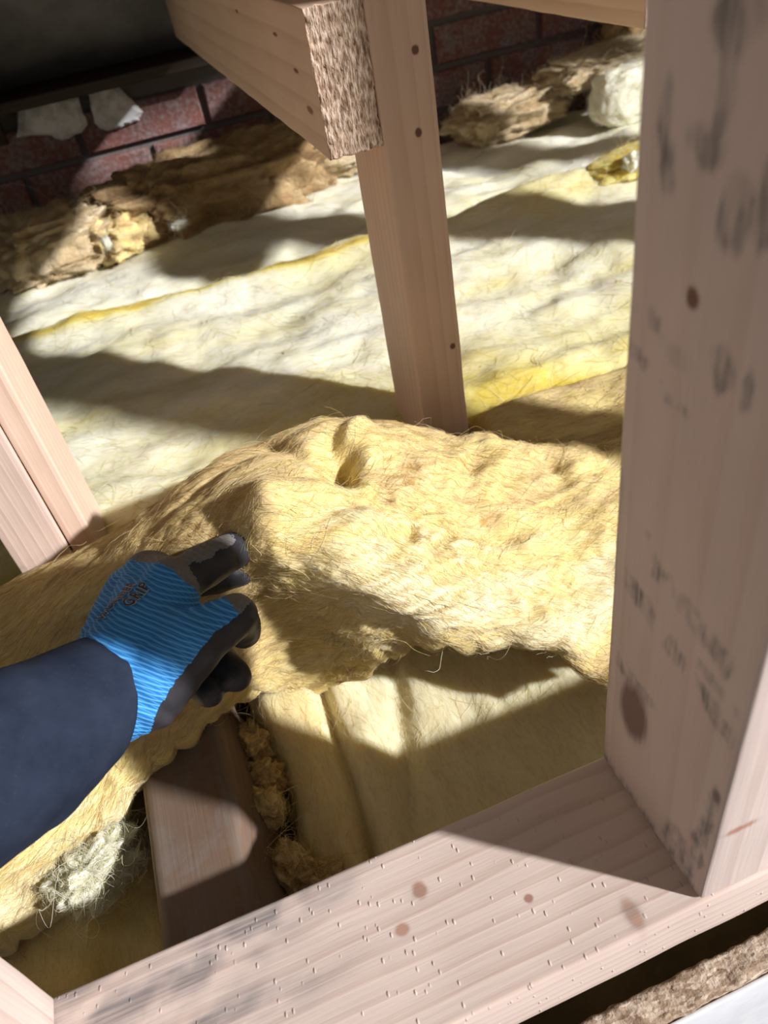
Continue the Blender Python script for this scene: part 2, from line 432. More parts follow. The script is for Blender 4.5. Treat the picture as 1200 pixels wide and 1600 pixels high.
    o = mesh_obj('floor', V, F, dm, smooth_shade=False); o['kind'] = 'structure'
build_setting()
# gable pieces added unseen on the right, shaped to keep sun off the bricks
def sun_block_wall():
    k = NT('sun_block_masonry'); nz = k.noise(k.coord('Object'), 14, 5, .6)
    gm = k.principled(k.ramp(nz, [(.3, (.22, .17, .14)), (.7, (.36, .30, .26))]), .9, k.bump(nz, .4, .004), .1)
    V, F = [], []
    for (y0, y1, z0, z1) in ((.95, 1.66, -.2, 1.25), (.62, .95, .70, 1.25)):
        b = len(V); V += [(x, y, z) for x in (1.72, 1.80) for y in (y0, y1) for z in (z0, z1)]
        F += [[b + q for q in f] for f in ([0, 1, 3, 2], [4, 6, 7, 5], [0, 4, 5, 1], [2, 3, 7, 6], [0, 2, 6, 4], [1, 5, 7, 3])]
    o = mesh_obj('wall_right_sun_block', V, F, gm, smooth_shade=False); o['kind'] = 'structure'
sun_block_wall()

# ================================================================== timbers
PINK_L, PINK_D = (.69, .575, .52), (.53, .40, .345)
def plate_stain(P):
    x, y = P[:, 0], P[:, 1]
    n = fbm(x * 26, y * 60, P[:, 2] * 10, 4)
    s = 0
    for (cx, cy, rx, ry, a) in ((-.075, .236, .045, .012, 1.2), (-.115, .222, .05, .014, 1.0), (-.17, .215, .06, .03, .9), (-.12, .19, .07, .016, .7), (-.19, .17, .07, .03, .6),
                                (-.03, .235, .02, .006, .5), (.02, .213, .006, .006, .3), (.13, .15, .006, .008, .5)):
        s = np.maximum(s, a * np.exp(-(((x - cx) / rx)**2 + ((y - cy) / ry)**2)))
    return {'stain': np.clip(s * (.85 + 1.5 * n), 0, 1) * .95}
m_plate = wood('planed_pink_pine', 'X', PINK_L, PINK_D, (-.19, .25), 48, knots=(
    ((-.153, .021, .05), (.0055, .006, .02), (.40, .22, .16)), ((-.045, -.042, .05), (.006, .012, .02), (.50, .29, .21)),
    ((-.171, .004, .05), (.005, .004, .02), (.45, .26, .19)), ((-.095, -.01, .05), (.003, .003, .02), (.36, .2, .15))), stain=True, stain_col=(.22, .20, .20), nicks=.55)
pl = timber('sole_plate', (-.60, .1385, -.05), (.95, .2435, 0.), m_plate, r=.0025, step=(.003, .003, .01), attrs_fn=plate_stain)
tag(pl, 'long pale pine sole plate lying flat across the foreground, right stud standing on it', 'timber')

# near stud with mill smudges on its shaded side (object-space y,z are world minus (.191, 0))
SM = [(.189, .381, .007, .012), (.186, .33, .007, .008), (.172, .328, .003, .008), (.215, .115, .018, .006), (.149, .085, .004, .03), (.152, .04, .006, .03), (.165, .02, .012, .018), (.148, .06, .003, .04),
      (.227, .403, .004, .012), (.225, .388, .005, .009), (.201, .411, .004, .016), (.206, .398, .01, .005), (.2, .433, .01, .010), (.178, .39, .004, .016), (.243, .12, .003, .03)]
ROWS = [(.243, .188, .143, .158, .0085, 1.0), (.215, .212, .143, .196, .0075, .85), (.243, .126, .20, .108, .005, .7), (.243, .337, .221, .329, .004, .9), (.243, .315, .200, .300, .0035, .8),
        (.243, .231, .205, .222, .003, .7), (.175, .182, .145, .178, .004, .7), (.220, .325, .2, .32, .004, .4)]
def stud_stain(P):
    x, y, z = P.T
    n = fbm(y * 160, z * 55, x * 10, 3); n2 = fbm(y * 60, z * 60, x * 10 + 5, 3)
    s = np.zeros(len(P))
    for (cy, cz, ry, rz) in SM:
        d = ((y - cy + .0025 * n2) / ry)**2 + ((z - cz + .004 * n) / rz)**2
        s = np.maximum(s, smooth(.1, .75, np.exp(-d * d * .8)) * .75)
    comb = pn(y * 700, z * 28, x * 0 + 3)
    for q, (y0, z0, y1, z1, hw, st) in enumerate(ROWS):
        f = np.clip((y - y0) / (y1 - y0), 0, 1); zc = z0 + (z1 - z0) * f + .002 * pn(y * 110, z * 0, x * 0 + q) + .0012 * comb
        inside = smooth(-.02, .02, (y - y0) / (y1 - y0)) * smooth(1.03, .98, (y - y0) / (y1 - y0))
        gate = smooth(-.3, .15, pn(y * 60 + q * 7.7, z * 25, x * 0 + 9) + .5 * pn(y * 200, z * 90, x * 0 + 1))
        w_ = hw * (.75 + .5 * pn(y * 150, z * 0, x * 0 + q) + .2 * gate)
        s = np.maximum(s, st * inside * gate * smooth(1.25, .7, np.abs(z - zc) / w_) * (.7 + .5 * comb))
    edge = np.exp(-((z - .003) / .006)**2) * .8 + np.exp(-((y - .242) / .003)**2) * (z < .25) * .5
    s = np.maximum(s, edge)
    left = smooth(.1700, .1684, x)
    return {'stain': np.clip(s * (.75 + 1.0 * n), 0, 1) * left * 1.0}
m_stud = wood('rough_smudged_pine', 'Z', (.64, .535, .50), (.56, .44, .40), (.05, -.02), 26, knots=(
    ((-.022, .213 - .191, .088), (.03, .017, .030), (.20, .12, .11)), ((-.022, .204 - .191, .348), (.03, .005, .006), (.15, .06, .04)),
    ((-.022, .146 - .191, .107), (.03, .006, .012), (.22, .14, .12)), ((-.01, -.048, .075), (.02, .02, .006), (.42, .20, .14))), stain=True, stain_col=(.19, .18, .175))
st1 = timber('wall_stud', (.1684, .1405, .0002), (.2154, .2425, .95), m_stud, r=.0025, step=(.01, .0012, .0022), attrs_fn=stud_stain)
tag(st1, 'thick near upright stud at right with grey smudges, standing on the sole plate', 'stud', 'upright wall studs')
m_stud2 = wood('bright_pine_upright', 'Z', PINK_L, PINK_D, (.08, .05), 34)
st2 = timber('wall_stud', (-.2480, .1405, .0002), (-.201, .2425, .62), m_stud2, r=.002, step=(.01, .01, .02))
tag(st2, 'bright upright stud cut off by the bottom left corner, on the sole plate', 'stud', 'upright wall studs')
st5 = timber('wall_stud', (.740, .150, .0002), (.795, .2435, .95), m_stud2, r=.002, step=(.012, .012, .03))  # added out of view so its shadow covers the middle stud
tag(st5, 'unseen stud added outside the right edge of the frame to shade the middle stud', 'stud', 'upright wall studs')
for (xx, lab) in ((.90, 'upright stud in the middle row beyond the right edge, nearer one'), (1.42, 'upright stud in the middle row beyond the right edge, further one')):
    o = timber('wall_stud', (xx, .61, -.05), (xx + (.09 if xx < 1 else .047), .70, .95), m_stud2, r=.002, step=(.012, .012, .03))
    tag(o, lab, 'stud', 'upright wall studs')
m_c = wood('knotty_pine_upright', 'Z', (.76, .57, .455), (.64, .445, .34), (.03, .06), 30, knots=tuple(
    ((x - .2185, -.0475, z + .05), (.0032, .03, .0038), (.13, .055, .035)) for x, z in ((.2295, .368), (.2245, .312), (.234, .121))))
st3 = timber('wall_stud', (.195, .61, -.05), (.242, .70, .95), m_c, r=.002, step=(.008, .012, .012))
tag(st3, 'knotty upright stud in the middle behind the lifted insulation, beam fixed to its left side', 'stud', 'upright wall studs')
m_l = wood('pale_pine_upright', 'Z', (.64, .50, .43), (.54, .39, .32), (.06, .03), 34)
st4 = timber('wall_stud', (-.2105, .61, -.05), (-.1625, .70, .95), m_l, r=.002, step=(.008, .012, .012))
tag(st4, 'upright stud at the left edge behind the gloved hand, half in sun', 'stud', 'upright wall studs')

st6 = timber('wall_batten', (-.1615, .613, -.05), (-.1390, .70, .95), m_c, r=.0015, step=(.006, .012, .012))
tag(st6, 'narrow pale batten fixed against the right side of the left edge stud', 'batten')
# beams running back to the brick wall
m_beam = wood('figured_pine_beam', 'Y', (.72, .54, .41), (.58, .39, .27), (-.06, .06), 17, knots=(
    ((-.02, -.38, .055), (.02, .012, .003), (.16, .07, .04)), ((-.02, -.33, .075), (.02, .014, .003), (.16, .07, .04)), ((-.02, -.18, .08), (.02, .01, .0025), (.2, .09, .05)), ((-.02, -.40, .03), (.02, .012, .004), (.25, .12, .07))))
k = NT('rough_sawn_end_grain')
na = k.noise(k.coord('Object', (420, 60, 120), rot=(0, .45, 0)), 1, 3, .6); nb = k.noise(k.coord('Object'), 90, 4, .6)
m_end = k.principled(k.ramp(k.math('ADD', k.math('MULTIPLY', na, .75), k.math('MULTIPLY', nb, .25)), [(.38, (.20, .12, .075)), (.5, (.46, .32, .23)), (.62, (.74, .60, .48))]), .7, k.bump(na, .8, .003), .3)
def end_disp(P):
    return np.where(P[:, 1] < .612, .0016 * fbm(P[:, 0] * 420 + P[:, 2] * 120, P[:, 2] * 190 - P[:, 0] * 60, P[:, 1], 2), 0)
for (x0, x1, y0, z0, lab) in ((.1505, .1945, .61, .309, 'thick pine ceiling beam with rough sawn end, fixed beside the middle stud'),
                          (.533, .577, .765, .307, 'pine ceiling beam crossing the top right corner behind the near stud')):
    b = timber('ceiling_beam', (x0, y0, z0), (x1, 1.48, z0 + .10), m_beam, r=.0015, step=(.0022, .012, .0022), disp=end_disp, end_mat=m_end, end_test=(1, False))
    tag(b, lab, 'beam', 'ceiling beams')

# old dark joist
def joist_cut(P):
    P = P.copy(); rt = smooth(-.11, -.085, P[:, 0])
    P[:, 0] += rt * (.004 * fbm(P[:, 1] * 14, P[:, 0] * 0, P[:, 2] * 0, 3) + np.clip(-.056 - P[:, 2], 0, 1) * .22)
    return P
m_j = wood('old_brown_joist_timber', 'Y', (.195, .15, .122), (.19, .095, .045), (.02, .05), 30, fibre=.6, grime=.7, grime_col=(.20, .185, .18))
jo = timber('floor_joist', (-.1515, .15, -.17), (-.080, 1.45, -.0504), m_j, r=.009, step=(.006, .008, .01), cut=joist_cut)
tag(jo, 'old dark brown floor joist under the sole plate, below the gloved hand', 'joist')

# white faced chipboard panel, bottom right
k = NT('chipboard_core')
v1 = k.n('ShaderNodeTexVoronoi'); k.set(v1, 'Vector', k.coord('Object', (1, 2.6, 1.8), rot=(.3, .5, .7))); k.set(v1, 'Scale', 200); k.set(v1, 'Randomness', 1)
n1 = k.noise(k.coord('Object'), 350, 3, .6); nl = k.noise(k.coord('Object', (1, 3, 3)), 24, 3, .6)
cc = k.mix(.35, k.ramp(v1.outputs['Color'], [(.15, (.10, .06, .035)), (.4, (.36, .26, .18)), (.8, (.72, .61, .50))]), k.ramp(n1, [(.3, (.24, .16, .1)), (.6, (.62, .50, .40))]))
cc = k.mix(k.ramp(nl, [(.4, (0, 0, 0)), (.7, (.6, .6, .6))]), cc, (.22, .13, .07, 1))
m_chip = k.principled(cc, .85, k.bump(k.math('ADD', k.math('MULTIPLY', v1.outputs['Color'], .6), n1), .6, .002), .2)
k = NT('white_melamine_face'); n1 = k.noise(k.coord('Object'), 60, 4, .6)
m_mel = k.principled(k.ramp(n1, [(.3, (.66, .68, .74)), (.7, (.76, .78, .83))]), .45, k.bump(n1, .1, .002), .4)
cp = empty('chipboard_panel', (.3, .117, -.55))
tag(cp, 'white faced chipboard panel with a raw crumbly top edge, bottom right corner', 'board')
timber('board_core', (-.02, .113, -.55), (.85, .1325, -.075), m_chip, cp, r=.003, step=(.004, .003, .03),
       disp=lambda P: np.where(P[:, 2] > -.085, .0016 * fbm(P[:, 0] * 110, P[:, 1] * 160, P[:, 2] * 100, 3), 0))
fc = timber('melamine_face', (-.02, .1095, -.55), (.85, .1125, -.081), m_mel, cp, r=.001, step=(.01, .002, .05))
fc['label'] = 'smooth white face of the board'

# ================================================================== lifted insulation batt
# cross sections along x: closed outlines (y, z), same order of points in each
SEC = {
 -.46: [(.58, -.03), (.575, .04), (.54, .055), (.49, .05), (.43, .035), (.385, .01), (.355, -.03), (.338, -.075), (.335, -.115), (.35, -.13), (.42, -.11), (.52, -.08), (.57, -.06)],
 -.29: [(.59, -.02), (.585, .04), (.55, .055), (.50, .055), (.45, .045), (.405, .02), (.375, -.025), (.355, -.07), (.350, -.112), (.365, -.125), (.43, -.10), (.52, -.07), (.58, -.05)],
 -.21: [(.595, -.01), (.59, .04), (.555, .062), (.51, .065), (.46, .055), (.42, .03), (.395, -.015), (.375, -.055), (.368, -.088), (.385, -.10), (.44, -.08), (.52, -.06), (.585, -.045)],
 -.15: [(.595, 0.), (.59, .05), (.555, .075), (.515, .085), (.47, .085), (.435, .065), (.415, .02), (.402, -.02), (.400, -.042), (.415, -.055), (.46, -.04), (.53, -.03), (.585, -.03)],
 -.10: [(.595, 0.), (.585, .06), (.55, .09), (.515, .102), (.475, .103), (.445, .08), (.428, .04), (.418, 0.), (.412, -.025), (.425, -.04), (.47, -.02), (.53, 0.), (.585, -.01)],
 -.05: [(.595, 0.), (.58, .075), (.55, .112), (.515, .127), (.475, .125), (.45, .095), (.438, .055), (.436, .01), (.445, -.04), (.458, -.055), (.475, 0.), (.535, .02), (.585, .01)],
 -.01: [(.595, 0.), (.58, .08), (.55, .122), (.51, .14), (.465, .142), (.44, .118), (.438, .07), (.446, .01), (.460, -.080), (.472, -.086), (.49, 0.), (.535, .02), (.585, .01)],
 .025: [(.595, 0.), (.58, .08), (.555, .122), (.51, .145), (.46, .148), (.42, .125), (.404, .085), (.432, .015), (.444, -.075), (.458, -.082), (.495, 0.), (.535, .02), (.585, .01)],
 .055: [(.597, 0.), (.585, .085), (.56, .122), (.515, .142), (.46, .147), (.41, .125), (.382, .088), (.398, .050), (.420, -.040), (.440, -.05), (.495, 0.), (.54, .02), (.585, .01)],
 .085: [(.60, 0.), (.588, .09), (.56, .125), (.515, .138), (.46, .135), (.41, .108), (.372, .066), (.372, .034), (.392, .0), (.43, -.01), (.49, .0), (.54, .01), (.585, .01)],
 .13: [(.60, 0.), (.585, .08), (.555, .108), (.51, .122), (.46, .112), (.41, .076), (.368, .038), (.362, .016), (.375, 0.), (.42, -.01), (.48, -.01), (.54, 0.), (.585, 0.)],
 .19: [(.597, -.02), (.58, .045), (.55, .075), (.505, .09), (.455, .070), (.405, .030), (.362, .008), (.352, -.010), (.362, -.025), (.41, -.035), (.48, -.04), (.54, -.035), (.585, -.03)],
 .25: [(.59, -.05), (.575, .01), (.545, .04), (.50, .06), (.45, .045), (.40, .008), (.36, -.020), (.343, -.045), (.347, -.062), (.40, -.07), (.48, -.075), (.54, -.07), (.58, -.06)],
 .32: [(.585, -.07), (.57, -.01), (.54, .015), (.495, .032), (.445, .02), (.395, -.005), (.355, -.032), (.335, -.058), (.338, -.08), (.40, -.09), (.48, -.095), (.54, -.09), (.575, -.08)],
 .60: [(.585, -.07), (.57, -.01), (.54, .01), (.495, .02), (.445, .01), (.395, -.01), (.355, -.04), (.335, -.07), (.338, -.09), (.40, -.095), (.48, -.1), (.54, -.095), (.575, -.085)],
}
def gsmooth(A, s, axis=0, wrap=False):
    rad = int(3 * s) + 1; kx = np.exp(-.5 * (np.arange(-rad, rad + 1) / s)**2); kx /= kx.sum()
    A = np.moveaxis(A, axis, 0)
    pad = np.concatenate([A[-rad:], A, A[:rad]]) if wrap else np.concatenate([np.repeat(A[:1], rad, 0), A, np.repeat(A[-1:], rad, 0)])
    out = sum(kx[i] * pad[i:i + len(A)] for i in range(2 * rad + 1))
    return np.moveaxis(out, 0, axis)
def build_roll():
    xs = np.array(sorted(SEC)); S = np.array([SEC[x] for x in xs])
    X = np.arange(-.46, .60, .0023); nu = len(X); npt = S.shape[1]
    D = np.stack([np.stack([np.interp(X, xs, S[:, i, c]) for c in (0, 1)], -1) for i in range(npt)], 1)
    D = gsmooth(D, 5)
    sub = 18; nv = npt * sub; out = np.zeros((nu, nv, 2))
    for i in range(npt):
        p0, p1, p2, p3 = (D[:, (i + j - 1) % npt] for j in range(4))
        for s in range(sub):
            t = s / sub
            out[:, i * sub + s] = .5 * ((2 * p1) + (-p0 + p2) * t + (2 * p0 - 5 * p1 + 4 * p2 - p3) * t * t + (-p0 + 3 * p1 - 3 * p2 + p3) * t**3)
    P = np.zeros((nu, nv, 3)); P[..., 0] = X[:, None]; P[..., 1:] = out
    v = np.arange(nv) / sub
    N, du, dv = grid_normals(P, True)
    sgn = -1 if (N[nu // 2, int(3 * sub), 2] < 0) else 1
    x, y, z = P[..., 0], P[..., 1], P[..., 2]
    wp = 1.2 * pn(x * 7, y * 12, z * 12)
    calm = 1 - .45 * smooth(.06, -.02, x)
    lump = .009 * fbm(x * 9, y * 14, z * 14, 2) * calm
    fold = (.0050 + .0035 * smooth(.04, .10, x)) * fbm(x * 7 + wp, y * 36 + wp, z * 36, 3) * calm
    fine = .0014 * fbm(x * 24 + wp * 2, y * 170 + wp * 3, z * 170, 3)
    tear = .012 * np.abs(pn(x * 34, y * 26, z * 26)) * np.exp(-((v[None] - 8.2) / 1.0)**2)
    rid = .004 * np.abs(pn(x * 9 + 2 * wp, y * 48 + 2 * wp, z * 48 + 7)) * calm
    d = lump + fold + fine - rid - .003
    Pn = P + (N * sgn) * d[..., None]
    Pn[..., 2] -= tear * (2.0 + 1.5 * smooth(-.10, -.16, x))
    # pinch dent with a crease running off to each side
    def dent(cx, cy, rx, ry, dep, ang=0.):
        c, s = math.cos(ang), math.sin(ang); a = (x - cx) * c + (y - cy) * s; b = -(x - cx) * s + (y - cy) * c
        top = smooth(.5, 1.2, v[None]) * smooth(7.5, 6., v[None])
        return -dep * np.exp(-((a / rx)**2 + (b / ry)**2)) * top
    dd = dent(.082, .478, .013, .024, .034, -.2) + dent(.07, .435, .035, .008, .010, .25) + dent(.045, .51, .010, .035, .010, .5) + dent(.10, .51, .035, .007, -.009, .8) \
        + dent(.20, .49, .02, .008, .008, .6) + dent(.27, .485, .012, .018, .010, 0) + dent(.125, .43, .03, .006, .009, -.2) + dent(.18, .425, .03, .006, .008, .1) + dent(-.03, .505, .05, .008, .006, .3)
    crag = smooth(.1, .5, pn(x * 20, y * 75, z * 75 + 2)) * np.exp(-((x - .14) / .07)**2) * np.exp(-((v[None] - 4.4) / .8)**2)
    dd = dd - .006 * crag - dent(.016, .445, .020, .020, .024, 0.)
    Pn[..., 2] += dd; Pn[..., 1] -= dd * .35
    # colour: tan outer skin on the left and along the crest, yellow middle, pale lower front
    vv = np.broadcast_to(v[None], x.shape)
    tone = np.interp(vv, [0, 2, 3, 4, 5, 6, 7, 8.3, 9, 13], [.85, .72, .60, .60, .44, .20, .34, .62, .8, .85])
    left = smooth(.07, -.03, x); tone = tone * (1 - left) + left * np.interp(vv, [0, 3, 5, 7, 8, 13], [.8, .74, .78, .76, .55, .8])
    farleft = smooth(-.12, -.19, x); tone = tone * (1 - farleft) + farleft * np.interp(vv, [0, 4, 5.5, 6.5, 8.5, 9.5, 13], [.8, .66, .5, .42, .12, .3, .8])
    tone = tone + .22 * fbm(x * 9 + wp, y * 40 + wp, z * 40, 3) + .8 * rid / .004 * .12
    spots = smooth(.25, .6, fbm(x * 32, y * 60, z * 60 + 9, 2)) * np.exp(-((x - .13) / .06)**2) * np.exp(-((vv - 4.6) / .8)**2)
    tone = tone + .35 * crag + .5 * np.exp(-((x - .245) / .03)**2) * np.exp(-((vv - 7.2) / 1.0)**2)
    Pn[..., 1] -= .020 * np.exp(-((x - .235) / .030)**2) * np.exp(-((vv - 7.0) / .9)**2)
    Pn[..., 2] -= .020 * np.exp(-((x - .225) / .020)**2) * np.exp(-((vv - 7.3) / .9)**2) + .008 * np.exp(-((x - .262) / .01)**2) * np.exp(-((vv - 7.3) / .9)**2)
    tone = np.clip(tone + .4 * spots, 0, 1)
    o = grid_obj('insulation_batt', Pn, tone, m_roll, True, flip=(sgn < 0))
    tag(o, 'torn yellow mineral wool batt lifted by the gloved hand, lying across the middle', 'insulation', 'mineral wool insulation')
    vis = np.where((vv > .8) & (vv < 9.3), 1., .05) * np.where((x > -.4) & (x < .42), 1, .02)
    strands('wool_fibres', o, Pn, tone, f_roll, 80000, .030, True, vis, .00011, 9, 0., .15, .45, .0009, .0009, 3, sgn < 0, .015)
    strands('wool_fibres', o, Pn, tone - .2, f_roll, 1800, .034, True, vis, .00014, 12, 0., .4, 1.0, .0014, .0014, 5, sgn < 0, .04)
    edge = np.exp(-((vv - 8.0) / 1.0)**2) * vis
    strands('wool_fibres', o, Pn, tone, f_roll, 9000, .008, True, edge, .00009, 7, 1.0, .9, .8, .0012, .0012, 7, sgn < 0, .03)
    return o
roll = build_roll()

# ================================================================== other insulation
def blanket(name, x0, x1, y0, y1, step, zf, tonef, mat, fmat, label, bottom, nstr=8000, length=.03, edge=.03, warp=.012, seed=0, radius=.0002, group='mineral wool insulation', ang0=0., fseed=None, lift=.002):
    P, ed = slab(x0, x1, y0, y1, step, zf, edge, warp, seed)
    tone = np.clip(tonef(P[..., 0], P[..., 1], P[..., 2], ed), 0, 1)
    o = grid_obj(name, P, tone, mat, False, bottom)
    tag(o, label, 'insulation', group)
    if nstr: strands('wool_fibres', o, P, tone, fmat, nstr, length, False, None, radius, 7, ang0, .4, .8, lift, .002, seed + 20, False, .02)
    return o
def far_z(base, amp, seed, thick=.09, ramp=None):
    def f(X, Y, ed):
        z = base + amp * fbm(X * 4.2 + seed, Y * 7.5, X * 0 + seed, 3) + .007 * fbm(X * 11 + seed, Y * 20, X * 0, 2) + .0012 * fbm(X * 50, Y * 80, X * 0 + seed, 3)
        if ramp is not None: z = z + ramp(X, Y)
        return z - ed * thick
    return f
yel = lambda t: (lambda X, Y, Z, ed: t + .30 * fbm(X * 6, Y * 11, Z * 0 + 3, 3) + .5 * smooth(.15, .7, ed))
blanket('insulation_batt', -.80, 1.30, .645, 1.125, .0055, far_z(.012, .016, 2, .07, lambda X, Y: .035 * smooth(.68, .95, Y) + .016 * np.exp(-((Y - 1.07) / .04)**2)),
        lambda X, Y, Z, ed: .20 + .30 * fbm(X * 6, Y * 11, Z * 0 + 3, 3) + .4 * smooth(.1, .6, ed) + .30 * smooth(.85, .66, Y) + (.7 - .6 * smooth(.33, .42, X) * smooth(.8, .7, X)) * np.exp(-((Y - 1.072 - .010 * pn(X * 8, X * 0, X * 0)) / .011)**2), m_cool, f_cool,
        'broad pale yellow insulation blanket behind the middle and left studs', -.09, 24000, .03, .04, .014, 2, .00018)
blanket('insulation_batt', -.85, 1.55, 1.13, 1.485, .007, far_z(.045, .014, 8, .08), 
        lambda X, Y, Z, ed: .12 + .22 * fbm(X * 6, Y * 11, Z * 0 + 3, 3) + .6 * smooth(.1, .6, ed) * (Y < 1.3), m_cool, f_cool,
        'whitish insulation blanket beyond the yellow seam, nearer the brick wall', -.09, 9000, .035, .04, .016, 8, .00022)
blanket('insulation_batt', .252, .78, .545, .655, .003, far_z(.012, .008, 5, .05), lambda X, Y, Z, ed: .72 + .25 * fbm(X * 20, Y * 40, Z * 0 + 3, 3) + .2 * ed, m_roll, f_roll,
        'tan strip of insulation between the middle stud and the near stud, behind the lifted batt', -.09, 7000, .02, .02, .006, 5, .00012)
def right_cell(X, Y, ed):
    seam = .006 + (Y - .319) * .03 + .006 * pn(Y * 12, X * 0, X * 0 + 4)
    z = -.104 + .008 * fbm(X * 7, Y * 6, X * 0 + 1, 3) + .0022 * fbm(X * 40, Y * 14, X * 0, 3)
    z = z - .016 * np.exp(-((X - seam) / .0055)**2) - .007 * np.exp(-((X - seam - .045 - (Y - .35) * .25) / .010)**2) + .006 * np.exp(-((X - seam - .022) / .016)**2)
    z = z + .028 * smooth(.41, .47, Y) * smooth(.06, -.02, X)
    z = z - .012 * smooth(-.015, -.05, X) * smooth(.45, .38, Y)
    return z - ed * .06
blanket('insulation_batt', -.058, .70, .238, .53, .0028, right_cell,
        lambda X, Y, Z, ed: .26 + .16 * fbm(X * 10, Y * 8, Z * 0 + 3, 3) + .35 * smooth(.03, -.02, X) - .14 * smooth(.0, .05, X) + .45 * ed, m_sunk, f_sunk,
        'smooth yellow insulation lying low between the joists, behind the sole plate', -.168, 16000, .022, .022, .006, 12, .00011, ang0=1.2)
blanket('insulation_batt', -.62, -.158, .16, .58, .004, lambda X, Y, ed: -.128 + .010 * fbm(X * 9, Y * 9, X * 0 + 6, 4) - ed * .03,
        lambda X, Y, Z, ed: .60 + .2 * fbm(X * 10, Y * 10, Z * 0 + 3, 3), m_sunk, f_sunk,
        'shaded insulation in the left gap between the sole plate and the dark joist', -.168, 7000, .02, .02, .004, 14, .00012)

# lumpy pieces: closed blobs with torn surface
def lump(name, c, r, mat, fmat, label, tone=.5, amp=.25, seed=0, rot=0., nstr=1500, length=.02, res=72, cat='insulation', group='mineral wool insulation', radius=.0002, freq=2.2, box=.7):
    u = np.linspace(0, math.pi, res // 2 + 2)[1:-1]; v = np.linspace(0, 2 * math.pi, res, endpoint=False)
    U, Vv = np.meshgrid(u, v, indexing='ij')
    d = np.stack([np.sin(U) * np.cos(Vv), np.sin(U) * np.sin(Vv), np.cos(U)], -1)
    q = np.sign(d) * np.abs(d)**box
    rr = 1 + amp * fbm(d[..., 0] * freq + seed, d[..., 1] * freq, d[..., 2] * freq + seed, 4)
    q = q * rr[..., None] * np.array(r)
    q += (np.abs(pn(q[..., 0] * 45 + seed, q[..., 1] * 45, q[..., 2] * 60)) * -.09 * min(r))[..., None] * d
    ca, sa = math.cos(rot), math.sin(rot)
    P = np.stack([q[..., 0] * ca - q[..., 1] * sa + c[0], q[..., 0] * sa + q[..., 1] * ca + c[1], q[..., 2] + c[2]], -1)
    tn = np.clip(tone + .35 * fbm(d[..., 0] * 4, d[..., 1] * 4, d[..., 2] * 4 + seed, 3), 0, 1)
    o = grid_obj(name, P, tn, mat, True)
    tag(o, label, cat, group)
    if nstr:
        N, _, _ = grid_normals(P, True); fl = (N[len(u) // 2, 0] * d[len(u) // 2, 0]).sum() < 0
        strands('wool_fibres', o, P, tn, fmat, nstr, length, True, None, radius, 7, 0, 1.2, 2.5, .003, .003, seed + 40, fl, .08)
    return o
